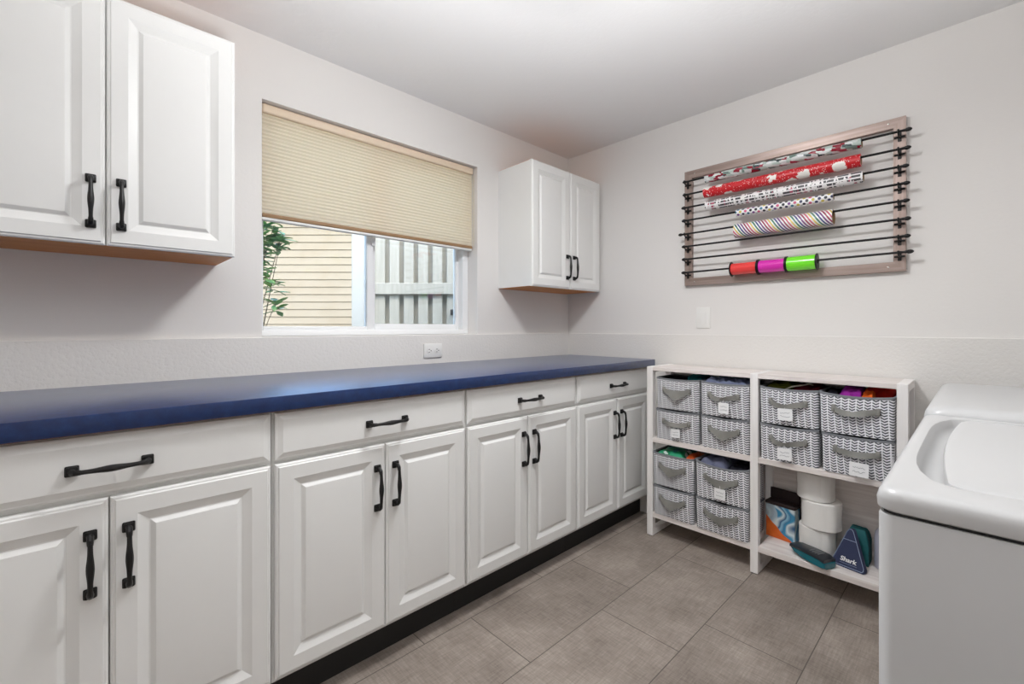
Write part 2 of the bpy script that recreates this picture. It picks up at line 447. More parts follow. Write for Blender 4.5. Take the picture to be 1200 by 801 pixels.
obj('bead_chain', ch, 'cord_white', sh, smooth=True)

# ---------------------------------------------------------------- outside
CAM = Vector((-2.418, -1.9695, 1.1005)); YAW = .809; F = 524.1746; PX0, PY0 = 600.0, 383.2819
FW = Vector((math.cos(YAW), math.sin(YAW), 0)); RT = Vector((math.sin(YAW), -math.cos(YAW), 0))
GZ = 0.5       # ground level of the yard
def yard(s, d, z): return CAM.to_2d().to_3d() + FW * d + RT * s + Vector((0, 0, z))
def ybox(m, s0, s1, d0, d1, z0, z1, bev=0.0):
    bm = bmesh.new(); bmesh.ops.create_cube(bm, size=1, matrix=Matrix.Translation(((s0 + s1) / 2, (d0 + d1) / 2, (z0 + z1) / 2)) @ Matrix.Diagonal((s1 - s0, d1 - d0, z1 - z0, 1)))
    if bev: bmesh.ops.bevel(bm, geom=bm.edges[:], offset=bev, segments=1, affect='EDGES')
    bm.verts.index_update()
    m.add([yard(v.co.x, v.co.y, v.co.z) for v in bm.verts], [[v.index for v in f.verts] for f in bm.faces]); bm.free()
struct('ground', MB().box(-9, 12, .2, 14, GZ - .3, GZ), 'earth', smooth=False)
# neighbouring house wall with lap siding
hs = thing('neighbour_house', 'cream house wall with horizontal lap siding seen through the window', 'house', yard(-2.5, 6.5, GZ))
prof = []; z = GZ; p = .108
while z < 2.85:
    prof += [(6.5 - .014, z), (6.5, z + p - .004)]; z += p
prof += [(6.72, z), (6.72, GZ)]; 
m = MB(); m.rings([[yard(-6.5, d, zz) for d, zz in prof], [yard(-1.95, d, zz) for d, zz in prof]])
obj('siding', m, 'siding', hs, smooth=False)
m = MB(); ybox(m, -6.5, -1.9, 6.3, 7.4, z + .01, z + .12); obj('eave', m, 'fence_post_white', hs, smooth=False)
# shadow-box fence
fn = thing('garden_fence', 'grey-green vertical board fence with a cross rail outside the window', 'fence', yard(.2, 4.0, GZ))
fb = MB(); s0 = -1.31; k = 0
pitch = .129
bb = [-1.195, -1.072, -.937, -.803, -.672]
xs = [-1.05 + i * .128 for i in range(-1, 14)]
for i, s in enumerate(xs):
    ybox(fb, s - .044, s + .044, 3.99, 4.006, GZ + .04, 2.02, .003)
    ybox(fb, s + .064 - .048, s + .064 + .048, 4.05, 4.066, GZ + .04, 2.02, .003)
obj('boards', fb, 'fence_board', fn, smooth=False)
for zz in (GZ + .2, 1.392):
    m = MB(); ybox(m, -1.33, .75, 3.955, 3.99, zz, zz + .10, .004); obj('rail', m, 'fence_board', fn, smooth=False)
m = MB(); ybox(m, -1.40, -1.29, 3.90, 4.0, GZ, 2.1, .006); obj('post', m, 'fence_post_white', fn, smooth=False, label='white corner post')
m = MB(); ybox(m, -.545, -.515, 3.95, 3.99, 1.208, 1.258, .004); obj('gate_latch', m, 'black_metal', fn, label='small black latch')

# leafy shrub near the left edge of the window
rnd = random.Random(7)
st = thing('shrub', 'green leafy shrub outside the window beside the cream siding', 'shrub', (-1.86, .98, GZ))
br = MB(); lf = MB()
def leaf(m, p, d, L, W):
    d = d.normalized(); side = d.cross(Vector((rnd.uniform(-.3, .3), rnd.uniform(-.3, .3), 1))).normalized()
    n = side.cross(d).normalized()
    vs = []; fs = []
    for i, (t, w_) in enumerate([(0, .12), (.25, .55), (.55, 1), (.82, .7), (1, .05)]):
        c = p + d * L * t - n * (.18 * L * t * t)
        vs += [c + side * W * w_ / 2 + n * .004, c, c - side * W * w_ / 2 + n * .004]
    for i in range(4):
        a = i * 3; fs += [[a, a + 1, a + 4, a + 3], [a + 1, a + 2, a + 5, a + 4]]
    m.add(vs, fs)
base = Vector((-1.86, .98, GZ))
tips = []
for k in range(26):
    tz = 1.17 + .65 * (k / 25.0)
    tip = Vector((-1.66 + rnd.uniform(-.24, .05) + (.03 if tz > 1.55 else 0), .90 + rnd.uniform(-.08, .16), tz + rnd.uniform(-.02, .02)))
    tips.append(tip)
for q in ((-1.62, .86, 1.235), (-1.635, .88, 1.34), (-1.60, .86, 1.56), (-1.585, .87, 1.64)): tips.append(Vector(q))
for k in range(12): tips.append(Vector((-1.74 + rnd.uniform(-.12, .08), .93 + rnd.uniform(-.06, .1), 1.12 + .05 * k)))
for tip in tips:
    mid = base.lerp(tip, .55) + Vector((rnd.uniform(-.05, .05), rnd.uniform(-.05, .05), -.06))
    br.tube([base + Vector((rnd.uniform(-.02, .02), rnd.uniform(-.02, .02), 0)), mid, tip], [.005, .003, .0015], 6)
    for w_ in range(15):
        a = rnd.uniform(0, 2 * PI); el = rnd.uniform(-.35, .75)
        leaf(lf, tip + Vector((rnd.uniform(-.02, .02),) * 2 + (rnd.uniform(-.05, .02),)), Vector((math.cos(a), math.sin(a), el)), rnd.uniform(.06, .09), rnd.uniform(.028, .042))
obj('foliage', lf, 'leaf_green', st, ang=60); obj('branches', br, 'bark', st)

# ---------------------------------------------------------------- cabinetry
DEPTH_F = -.638
def rect(x0, x1, z0, z1, o, y): return [(x0 + o, y, z0 + o), (x1 - o, y, z0 + o), (x1 - o, y, z1 - o), (x0 + o, y, z1 - o)]
def door_mb(x0, x1, z0, z1, yf, th=.019):
    P = [(0, th), (0, .006), (.0035, .0035), (.007, .003), (.0095, 0), (.046, 0), (.048, .0010), (.0655, .0078), (.067, .0088), (.070, .0088), (.071, .0080), (.0795, .0022), (.082, .0018)]
    return MB().rings([rect(x0, x1, z0, z1, o, yf + d) for o, d in P])
def drawer_mb(x0, x1, z0, z1, yf, th=.019):
    P = [(0, th), (0, .0075), (.003, .006), (.006, .0055), (.016, .0012), (.019, 0)]
    return MB().rings([rect(x0, x1, z0, z1, o, yf + d) for o, d in P])
def handle_mb(cx, cz, yf, L=.148, vertical=True):
    """bar pull with square rosettes and a swelling grip; stands off the face towards -y"""
    m = MB()
    def P(a, y, b=0.0): return (cx + b, yf + y, cz + a) if vertical else (cx + a, yf + y, cz + b)
    h = L / 2 - .0115
    for sgn in (-1, 1):
        c = P(sgn * h, 0)
        for (r0, r1, ya, yb) in ((.0115, .0115, 0, -.006), (.0098, .0085, -.006, -.0105)):
            m.box(c[0] - r0, c[0] + r0, c[1] + yb, c[1] + ya, c[2] - r0, c[2] + r0, .0028, 2)
        m.tube([P(sgn * h, -.008), P(sgn * h, -.019), P(sgn * (h - .005), -.025), P(sgn * (h - .014), -.0275)], [.0068, .0062, .006, .0052], 10)
    n = 17; pts = []; rad = []
    for i in range(n):
        t = -1 + 2 * i / (n - 1)
        pts.append(P(t * (h - .010), -.0275 - .003 * (1 - t * t))); rad.append(.0047 + .0028 * math.exp(-(t / .42) ** 2))
    m.tube(pts, rad, 10)
    return m
def add_handle(parent, cx, cz, yf, vertical=True): return obj('handle', handle_mb(cx, cz, yf, vertical=vertical), 'black_metal', parent)

labels = ['white base cabinet nearest the camera, under the dark left end of the blue counter',
          'white base cabinet under the window, second along from the left end of the counter',
          'white base cabinet below the wall outlet, third along the blue counter',
          'white base cabinet at the corner, beside the basket shelf']
units = [(-2.712, -2.0525, -2.3795), (-2.0410, -1.3875, -1.7125), (-1.3755, -.7205, -1.0500), (-.7090, -.0500, -.3715)]
for (x0, x1, mid), lab in zip(units, labels):
    t = thing('base_cabinet', lab, 'cabinet', ((x0 + x1) / 2, -.32, 0), 'white base cabinets under the counter')
    e = .0050
    xa, xb = x0 - e, min(x1 + e, -.044)
    if x1 > -.1: xb = -.0135
    c = MB(); c.box(xa, xb, -.6175, -.0135, .118, .8715)
    obj('carcass', c, 'cabinet_white', t, smooth=False)
    obj('toe_kick', MB().box(xa, xb, -.560, -.10, 0, .118), 'toe_black', t, smooth=False)
    d = obj('drawer', drawer_mb(x0, x1, .7345, .8635, DEPTH_F), 'cabinet_white', t, ang=10)
    add_handle(d, (x0 + x1) / 2 + (.006 if x0 > -2.5 else .006), .7955, DEPTH_F, False)
    for a, b, hx in ((x0, mid - .0018, mid - .031), (mid + .0018, x1, mid + .0325)):
        d = obj('door', door_mb(a, b, .1325, .7225, DEPTH_F), 'cabinet_white', t, ang=10)
        add_handle(d, hx, .588, DEPTH_F)
ct = thing('countertop', 'dark blue laminate countertop running along the window wall', 'countertop', (-1.7, -.34, .872))
obj('slab', MB().box(-3.35, -.0135, -.658, -.0135, .8735, .914, .0025, 2), 'counter_blue', ct)
obj('underlay', MB().box(-3.35, -.014, -.652, -.02, .8716, .8737), 'raw_edge', ct, smooth=False, label='brown raw lower edge')
ob = thing('base_cabinet', 'white single-door base cabinet at the far left end of the blue counter', 'cabinet', (-3.03, -.32, 0))
obj('carcass', MB().box(-3.34, -2.72, -.6175, -.0135, .118, .8715), 'cabinet_white', ob, smooth=False)
obj('toe_kick', MB().box(-3.34, -2.72, -.560, -.10, 0, .118), 'toe_black', ob, smooth=False)
d = obj('door', door_mb(-3.335, -2.724, .1325, .8635, DEPTH_F), 'cabinet_white', ob, ang=10); add_handle(d, -2.77, .588, DEPTH_F)

def upper(lab, x0, x1, mid, z0, z1, yf, hz):
    t = thing('wall_cabinet', lab, 'cabinet', ((x0 + x1) / 2, -.14, z0), 'white wall cabinets')
    obj('carcass', MB().box(x0 + .001, x1 - .001, yf + .0195, -.0005, z0 + .0015, z1 - .002, .0008, 1), 'cabinet_white', t, smooth=False)
    obj('underside', MB().box(x0 + .004, x1 - .004, yf + .022, -.002, z0 - .0005, z0 + .0015), 'wood_under', t, smooth=False, label='bare wood underside')
    obj('top_board', MB().box(x0 + .003, x1 - .003, yf + .022, -.002, z1 - .0022, z1 - .0005), 'wood_under', t, smooth=False, label='bare wood top')
    for a, b, hx in ((x0, mid - .0018, mid - .031), (mid + .0018, x1, mid + .0325)):
        d = obj('door', door_mb(a, b, z0, z1, yf, .0185), 'cabinet_white', t, ang=10)
        add_handle(d, hx, hz, yf)
upper('large white wall cabinet left of the window, cut off by the picture edge', -2.686, -2.062, -2.3765, 1.331, 2.035, -.28, 1.4475)
upper('small white wall cabinet hung in the corner right of the window', -.652, -.020, -.3225, 1.328, 2.0236, -.2785, 1.4555)

# ---------------------------------------------------------------- outlet and switch
ol = thing('wall_outlet', 'white sideways double outlet on the low wall below the window', 'outlet', (-1.1195, -.013, .980))
obj('cover_plate', MB().box(-1.175, -1.064, -.0205, -.0128, .945, 1.0165, .002), 'plastic_white', ol)
for cx in (-1.143, -1.097):
    r = MB(); r.lathe([(.0155, 0), (.0155, -.0015), (.0145, -.0025)], (cx, -.0204, .9805), 'y', 20)
    rc = obj('receptacle', r, 'plastic_white', ol)
    s = MB(); s.box(cx - .006, cx + .002, -.0236, -.0226, .986, .9885).box(cx - .007, cx + .002, -.0236, -.0226, .9725, .975)
    s.lathe([(.0028, 0), (.0028, -.0006)], (cx + .008, -.0229, .9805), 'y', 10); obj('slots', s, 'slot_dark', rc, smooth=False)
sw = thing('light_switch', 'blank white switch plate on the wall below the wrapping paper rack', 'switch', (0, -.934, 1.152))
obj('cover_plate', MB().box(-.0062, -.0003, -.971, -.897, 1.0955, 1.2085, .002), 'plastic_white', sw)
obj('rocker', MB().box(-.0085, -.006, -.951, -.917, 1.1185, 1.1855, .0015), 'plastic_white', sw)

# ---------------------------------------------------------------- wrapping paper rack
rk = thing('wall_rack', 'taupe wooden frame rack with black hooks on the right wall', 'rack', (0, -1.30, 1.328))
RY0, RY1, RZ0, RZ1 = -1.761, -.840, 1.3285, 1.955
fw_ = .0395
def mitre(y0, y1, z0, z1, side):
    o = fw_
    q = {'t': [(y0, z1), (y1, z1), (y1 - o, z1 - o), (y0 + o, z1 - o)], 'b': [(y0, z0), (y1, z0), (y1 - o, z0 + o), (y0 + o, z0 + o)],
         'l': [(y0, z0), (y0, z1), (y0 + o, z1 - o), (y0 + o, z0 + o)], 'r': [(y1, z0), (y1, z1), (y1 - o, z1 - o), (y1 - o, z0 + o)]}[side]
    return MB().rings([[(-.0005, y, z) for y, z in q], [(-.0225, y, z) for y, z in q]])
for sd in 'tblr': obj('frame_rail' if sd in 'tb' else 'frame_stile', mitre(RY0, RY1, RZ0, RZ1, sd), 'rack_wood' if sd in 'tb' else 'rack_wood_upright', rk, smooth=False)
for y, z in ((RY0 + .055, RZ1 - .018), (RY0 + .055, RZ0 + .018), (RY1 - .055, RZ1 - .018), (RY1 - .055, RZ0 + .018)):
    obj('screw', MB().lathe([(.0035, 0), (.0035, -.001), (.002, -.0016)], (-.0224, y, z), 'x', 12), 'rack_screw', rk)
RODX = -.060
zl = [1.889, 1.819, 1.749, 1.679, 1.606, 1.538, 1.469, 1.397]
zr = [1.884, 1.813, 1.742, 1.673, 1.604, 1.532, 1.463, 1.400]
yl = [-.846, -.846, -.839, -.841, -.822, -.841, -.841, -.839]
yr = [-1.783, -1.780, -1.774, -1.777, -1.776, -1.780, -1.779, -1.788]
def rod_z(i, y): return zl[i] + (zr[i] - zl[i]) * (y - yl[i]) / (yr[i] - yl[i])
nm = ['top', 'second', 'third', 'fourth', 'fifth', 'sixth', 'seventh', 'lowest']
extra = ['holding the silvery Christmas collage roll', 'holding the red roll with white blobs', 'holding the white roll with grey marks', 'holding the thin polka dot roll',
         'holding the rainbow striped roll', 'bare, passing just under the rainbow roll', 'bare, above the ribbon spools', 'threaded through three ribbon spools']
for i in range(8):
    for ys in (RY1 - .0195, RY0 + .0195):
        z = rod_z(i, ys)
        b = MB(); b.box(-.0250, -.0222, ys - .006, ys + .006, z - .030, z + .010, .001, 1)
        b.box(-.0262, -.0222, ys - .017, ys + .017, z - .016, z - .008, .001, 1)
        b.tube([(-.0235, ys, z - .014), (-.048, ys, z - .013), (-.058, ys, z - .0115), (-.0665, ys, z - .007), (-.069, ys, z + .002), (-.068, ys, z + .006)], .0034, 8)
        obj('hook', b, 'black_metal', rk)
    t = thing('hanging_rod', f'{nm[i]} black rod of the wrapping paper rack, {extra[i]}', 'rod', (RODX, (yl[i] + yr[i]) / 2, (zl[i] + zr[i]) / 2), 'black rods on the wall rack')
    a = Vector((RODX, yl[i], zl[i])); b = Vector((RODX, yr[i], zr[i])); dn = (b - a).normalized()
    obj('shaft', MB().tube([a + dn * .022, b - dn * .022], .0048, 10), 'black_metal', t)
    for e, q in ((a, 1), (b, -1)):
        m = MB(); m.tube([e, e + dn * q * .004, e + dn * q * .010, e + dn * q * .017, e + dn * q * .021, e + dn * q * .024, e + dn * q * .030], [.0022, .006, .0085, .0078, .0055, .0062, .005], 12)
        obj('finial', m, 'black_metal', t)

def paper_roll(label, i, y0, y1, r, mat, hole, x=RODX):
    ym = (y0 + y1) / 2; zc = rod_z(i, ym) + .0048 - hole + .0002
    zc = rod_z(i, ym) - hole + .0050
    sl = (rod_z(i, y1) - rod_z(i, y0)) / (y1 - y0)
    t = thing('gift_wrap_roll', label, 'wrapping paper', (x, ym, zc - r), 'wrapping paper rolls on the rack')
    n = 36; nl = 12
    def ring(rr, y): return [(x + rr * math.sin(2 * PI * j / n), y, zc + sl * (y - ym) + rr * math.cos(2 * PI * j / n)) for j in range(n)]
    m = MB()
    vs = []; fs = []; uvs = []
    ys = [y0 + (y1 - y0) * k / nl for k in range(nl + 1)]
    for y in ys: vs += ring(r, y)
    for k in range(nl):
        for j in range(n):
            j2 = (j + 1) % n
            fs.append([k * n + j, k * n + j2, (k + 1) * n + j2, (k + 1) * n + j])
            va, vb = r * 2 * PI * j / n, r * 2 * PI * (j + 1) / n
            ua, ub = -(ys[k] - y0), -(ys[k + 1] - y0)
            uvs.append([(ua, va), (ua, vb), (ub, vb), (ub, va)])
    m.add(vs, fs, uvs)
    ri = hole + .0022
    for y in (y0, y1):
        k = len(m.v); m.v += [Vector(p) for p in ring(r, y) + ring(ri, y)]
        for j in range(n): m.f.append([k + j, k + (j + 1) % n, k + n + (j + 1) % n, k + n + j])
    obj('paper', m, mat, t)
    c = MB()
    yy0, yy1 = y0 - .002, y1 + .002
    c.rings([ring(ri - .0002, y0), ring(ri - .0002, yy1 if False else y1), ring(hole, y1), ring(hole, y0)], False, False)
    k = len(c.v) - 4 * n
    for j in range(n): c.f.append([k + 3 * n + j, k + 3 * n + (j + 1) % n, k + (j + 1) % n, k + j])
    obj('cardboard_core', c, 'core_card', t)
paper_roll('topmost gift wrap roll, silvery collage with red and green', 0, -.972, -1.625, .0205, 'wrap_collage', .0165)
paper_roll('red gift wrap roll with white blobs and speckles', 1, -.967, -1.622, .0265, 'wrap_red', .0170)
paper_roll('white gift wrap roll covered in small grey marks', 2, -.976, -1.630, .0245, 'wrap_marks', .0170)
paper_roll('thin white gift wrap roll with multicoloured polka dots', 3, -1.125, -1.527, .0165, 'wrap_dots', .0110)
paper_roll('fat gift wrap roll with diagonal rainbow stripes', 4, -1.121, -1.527, .0345, 'wrap_rainbow', .0290)

for (y0, y1, mat, lab, r) in ((-1.100, -1.226, 'ribbon_red', 'spool of glossy red ribbon on the lowest rod', .0285),
                              (-1.227, -1.346, 'ribbon_magenta', 'spool of glossy magenta ribbon between the red and green spools', .0295),
                              (-1.347, -1.468, 'ribbon_green', 'spool of glossy lime green ribbon on the lowest rod', .0325)):
    ym = (y0 + y1) / 2; R = .0370; zc = rod_z(7, ym) - .006
    t = thing('ribbon_spool', lab, 'ribbon', (RODX, ym, zc - R), 'ribbon spools on the lowest rod')
    for y, sg in ((y0, -1), (y1, 1)):
        m = MB(); m.rings([[(RODX + rr * math.sin(2 * PI * j / 32), y + h * sg, zc + rr * math.cos(2 * PI * j / 32)) for j in range(32)] for rr, h in ((.0115, 0), (R - .002, 0), (R, .001), (R, .0035), (R - .002, .0045), (.0115, .0045))], False, False)
        obj('flange', m, 'black_metal', t)
    m = MB(); m.rings([[(RODX + rr * math.sin(2 * PI * j / 32), y, zc + rr * math.cos(2 * PI * j / 32)) for j in range(32)] for rr, y in ((.0125, y0 - .0046), (r - .001, y0 - .0046), (r, y0 - .006), (r, y1 + .006), (r - .001, y1 + .0046), (.0125, y1 + .0046))], False, False)
    obj('ribbon', m, mat, t)
    m = MB(); m.rings([[(RODX + rr * math.sin(2 * PI * j / 24), y, zc + rr * math.cos(2 * PI * j / 24)) for j in range(24)] for rr, y in ((.0112, y0), (.0125, y0), (.0125, y1), (.0112, y1), (.0112, y0))], False, False)
    obj('hub', m, 'black_metal', t)

# ---------------------------------------------------------------- shelf unit
SX0, SX1 = -.256, -.022      # front, back
sf = thing('shelf_unit', 'low white two-bay shelf unit holding grey baskets against the right wall', 'shelf', (-.14, -1.26, 0))
posts = [(-.776, -.743), (-1.286, -1.253), (-1.788, -1.755)]
pt = .030
for (ya, yb) in posts:
    m = MB()
    top = .893
    m.box(SX0, SX0 + pt, ya, yb, .003, top, .0015, 1).box(SX1 - pt, SX1, ya, yb, .003, top, .0015, 1)
    m.box(SX0 + pt - .001, SX1 - pt + .001, ya, yb, .003, .033, .0015, 1).box(SX0 + pt - .001, SX1 - pt + .001, ya, yb, top - .030, top, .0015, 1)
    fo = obj('side_frame', m, 'shelf_frame_wood', sf, smooth=False)
    ff = MB()
    for xx in (SX0 + .015, SX1 - .015): ff.box(xx - .012, xx + .012, ya + .004, yb - .004, 0, .0035)
    obj('foot_pad', ff, 'seam_dark', fo, smooth=False)
bays = [(-1.2535, -.7755), (-1.7555, -1.2855)]
for (ya, yb) in bays:
    for (z0, z1, nme) in ((.8725, .8925, 'top_board'), (.497, .5215, 'middle_board'), (.1015, .128, 'bottom_board')):
        obj(nme, MB().box(SX0 + .002, SX1 - .002, ya, yb, z0, z1, .0012, 1), 'shelf_wood', sf, smooth=False)
    obj('back_panel', MB().box(SX1 - .011, SX1 - .004, ya, yb - (.045 if yb > -1 else 0), .128, .8725), 'shelf_wood', sf, smooth=False)

# ---------------------------------------------------------------- fabric bins
def rr(x0, x1, y0, y1, r, n=5):
    pts = []
    for cx, cy, a0 in ((x1 - r, y1 - r, 0), (x0 + r, y1 - r, 90), (x0 + r, y0 + r, 180), (x1 - r, y0 + r, 270)):
        for i in range(n + 1):
            a = math.radians(a0 + 90 * i / n); pts.append((cx + r * math.cos(a), cy + r * math.sin(a)))
    return pts
def dense(loop, step=.02):
    out = []
    for i, p in enumerate(loop):
        q = loop[(i + 1) % len(loop)]; L = math.hypot(q[0] - p[0], q[1] - p[1]); k = max(1, int(L / step))
        for j in range(k): out.append((p[0] + (q[0] - p[0]) * j / k, p[1] + (q[1] - p[1]) * j / k))
    return out
class Bin: pass
def basket(label, y0, y1, z0, h, seed, sag=.012, strap='soft', tagpos=None, xf=-.252, top_sag=.006):
    r_ = random.Random(seed)
    xb = -.042; xc = (xf + xb) / 2; yc = (y0 + y1) / 2; W = y1 - y0
    t = thing('storage_basket', label, 'basket', (xc, yc, z0), 'grey herringbone fabric baskets on the shelf')
    base = dense(rr(xf, xb, y0, y1, .012, 4), .016)
    def ring(zf, inset, off=0.0):
        q = []
        for x, y in base:
            fx = (x - xc) / ((xb - xf) / 2); fy = (y - yc) / (W / 2)
            k = 1 - .035 * (1 - zf) - .0                          # slight flare to the top
            bul = .004 * math.sin(PI * zf) * (1 - fy * fy)          # soft front bulge
            X = xc + (x - xc) * (1 - (inset + .004 * (1 - zf)) / ((xb - xf) / 2)) - (bul if fx < -.9 else 0)
            Y = yc + (y - yc) * (1 - inset / (W / 2)) * (1 - .02 * (1 - zf))
            z = z0 + .0008 + (h - .0008) * zf
            if zf > .5: z -= top_sag * (1 - min(1, abs(fy)) ** 2) * (zf - .5) * 2 * (1 if abs(fx) > .8 else 0) + .003 * r_.random() * 0
            q.append((X, Y, z + off))
        return q
    m = MB(); m.rings([ring(0, .002)] + [ring(k / 8, 0) for k in range(0, 9)], True, False)
    obj('body', m, 'bin_fabric', t, ang=50)
    m = MB(); m.rings([ring(1, .0005, 0), ring(.9, .004), ring(.05, .004)], False, True)
    obj('lining', m, 'bin_lining', t, ang=50)
    m = MB(); m.rings([ring(1, -.0016, -.0075), ring(1, -.0016, .0006), ring(1, .0015, .0018), ring(1, .0045, .0004), ring(1, .0045, -.006)], False, False)
    obj('rim_trim', m, 'bin_trim', t, ang=60)
    # strap handle on the front (towards -x)
    zc = z0 + h * .63; hw = .30 * W
    m = MB(); rs = []
    n = 17
    for i in range(n):
        u = -1 + 2 * i / (n - 1)
        if strap == 'vee': dz = -.026 * (1 - abs(u)) ** .9; tw = .013 + .012 * (1 - abs(u)) ** 2; out = .006 + .012 * (1 - u * u)
        elif strap == 'twist': dz = -sag * (1 - u * u) + .004 * math.sin(3 * u); tw = .0115 - .0035 * math.exp(-((u + .1) / .22) ** 2); out = .005 + .014 * (1 - u * u)
        else: dz = -sag * (1 - u * u); tw = .0108; out = .005 + .014 * (1 - u * u)
        y = yc - u * hw; zz = zc + dz - .010 * u * 0
        tilt = .006 * math.sin(2.2 * u + seed) * (1 - abs(u))
        xs_ = xf - .0045 - out
        rs.append([(xs_ + tilt, y, zz + tw), (xs_ - tilt, y, zz - tw), (xs_ + .0028 - tilt, y, zz - tw), (xs_ + .0028 + tilt, y, zz + tw)])
    m.rings(rs)
    for sg in (-1, 1):
        y = yc + sg * hw * .98; dz = 0
        m.box(xf - .012, xf + .001, y - .007, y + .007, zc - .0135, zc + .0135, .002, 1)
    obj('strap_handle', m, 'bin_strap', t, ang=50)
    if tagpos is not None:
        ty, tz, tw_, th_ = tagpos
        cx_ = xf - .0215
        rot = Matrix.Rotation(r_.uniform(-.06, .06), 3, 'X')
        c = MB().box(cx_ - .0006, cx_ + .0006, yc + ty - tw_ / 2, yc + ty + tw_ / 2, z0 + tz - th_, z0 + tz, 0, 1, rot, (cx_, yc + ty, z0 + tz))
        # loop that ties the card to the strap
        tg = obj('label_card', c, 'tag_card', t, smooth=False, label='white paper label card')
        s = MB()
        for li in range(2):
            pts = []
            nn = 14
            for i in range(nn):
                y = yc + ty + tw_ * (.32 - .64 * i / (nn - 1)); z = z0 + tz - th_ * (.36 + .30 * li) + (r_.uniform(-.5, .5)) * th_ * .13
                pts.append(rot @ (Vector((cx_ - .0009, y, z)) - Vector((cx_, yc + ty, z0 + tz))) + Vector((cx_, yc + ty, z0 + tz)))
            s.tube(pts, .0007, 5)
        obj('scribble', s, 'tag_ink', tg)
        obj('card_loop', MB().tube([(cx_, yc + ty, z0 + tz - .004), (cx_ - .001, yc + ty, z0 + tz + .012), (cx_ + .004, yc + ty, z0 + tz + .026), (xf - .004, yc + ty, z0 + tz + .028)], .0007, 5), 'tag_card', tg)
    b = Bin(); b.x0, b.x1, b.y0, b.y1, b.zb, b.zt = xf + .012, xb - .010, y0 + .010, y1 - .010, z0 + .012, z0 + h
    return b
A0 = .5217
b1d = basket('lower left grey basket in the upper left bay, white card low on its front', -1.018, -.792, A0, .156, 1, .012, 'soft', (-.004, .067, .046, .043))
b1u = basket('upper left grey basket in the upper left bay, dark cloth inside', -1.020, -.794, A0 + .159, .160, 2, .02, 'vee')
b2d = basket('lower right grey basket in the upper left bay, no card', -1.249, -1.028, A0, .156, 3, .02, 'vee')
b2u = basket('grey basket in the upper left bay heaped with blue-grey cloth', -1.250, -1.030, A0 + .159, .160, 4, .016, 'twist', (-.006, .070, .046, .050), xf=-.258)
b3d = basket('lower left grey basket in the upper right bay, white card under its strap', -1.512, -1.292, A0, .156, 5, .016, 'twist', (.008, .066, .054, .050))
b3u = basket('upper left grey basket in the upper right bay, white card and olive cloth inside', -1.513, -1.291, A0 + .159, .160, 6, .016, 'twist', (.006, .075, .056, .050))
b4d = basket('lower grey basket beside the washer in the upper right bay, white card', -1.750, -1.524, A0, .157, 7, .008, 'soft', (-.012, .062, .060, .053), xf=-.262)
b4u = basket('upper grey basket beside the washer holding purple and red cloth', -1.752, -1.519, A0 + .160, .160, 8, .014, 'twist', None, xf=-.270, top_sag=.010)
B0 = .1282
b5d = basket('bottom left grey basket of the lower left bay, no card', -.996, -.781, B0, .152, 9, .016, 'vee', xf=-.262)
b5u = basket('grey basket in the lower left bay holding a green packet', -.997, -.779, B0 + .155, .168, 10, .018, 'vee', xf=-.262)
b6d = basket('bottom right grey basket of the lower left bay, no card', -1.249, -1.008, B0, .150, 11, .018, 'vee', xf=-.264)
b6u = basket('grey basket in the lower left bay with slate cloth, white card on front', -1.250, -1.010, B0 + .153, .176, 12, .018, 'vee', (-.004, .070, .050, .048), xf=-.268, top_sag=.016)

def heap(name, label, cat, mat, x0, x1, y0, y1, zb, zt, seed, amp=.02, freq=14, drop=.03, group=None):
    n = 26; m = MB(); vs = []; fs = []
    off = Vector((seed * 3.7, seed * 1.3, 0))
    for i in range(n + 1):
        for j in range(n + 1):
            u, v = i / n, j / n; x = x0 + (x1 - x0) * u; y = y0 + (y1 - y0) * v
            e = min(u, 1 - u, v, 1 - v) * 2
            q = noise.fractal(Vector((x * freq, y * freq, 0)) + off, 1.0, 2.0, 4)
            rdg = 1 - abs(noise.noise(Vector((x * freq * 1.2, y * freq * 1.2, 5)) + off)) * 2
            z = zt - drop * (1 - min(1, e * 2.2)) ** 2 + amp * (q * .6 + rdg * .6 - .5)
            vs.append((x, y, min(max(z, zb + .01), zt + amp)))
    N = n + 1
    for i in range(n):
        for j in range(n): fs.append([i * N + j, (i + 1) * N + j, (i + 1) * N + j + 1, i * N + j + 1])
    rim = [i * N for i in range(N)] + [n * N + j for j in range(1, N)] + [i * N + n for i in range(n - 1, -1, -1)] + [j for j in range(n - 1, 0, -1)]
    k = len(vs)
    for a in rim: vs.append((vs[a][0], vs[a][1], zb))
    L = len(rim)
    for a in range(L): fs.append([rim[a], rim[(a + 1) % L], k + (a + 1) % L, k + a])
    fs.append([k + a for a in range(L)])
    m.add(vs, fs)
    return tag(obj(name, m, mat, ang=60), label, cat, group)
def inb(b, fx0=0, fx1=1, fy0=0, fy1=1):
    return (b.x0 + (b.x1 - b.x0) * fx0, b.x0 + (b.x1 - b.x0) * fx1, b.y1 - (b.y1 - b.y0) * fy1, b.y1 - (b.y1 - b.y0) * fy0)
heap('dark_cloth', 'dark folded cloth inside the upper left basket', 'cloth', 'cloth_dark', *inb(b1u, 0, 1, 0, .62), b1u.zb, b1u.zt - .006, 1, .014)
heap('teal_cloth', 'small teal cloth sticking up in the upper left basket', 'cloth', 'cloth_teal', *inb(b1u, .25, .9, .64, .98), b1u.zb, b1u.zt + .016, 2, .010, 20, .01)
heap('blue_grey_cloth', 'blue-grey crumpled cloth heaped in the basket of the upper left bay', 'cloth', 'cloth_denim', *inb(b2u, .05, .98), b2u.zb, b2u.zt + .016, 3, .024, 22, .015)
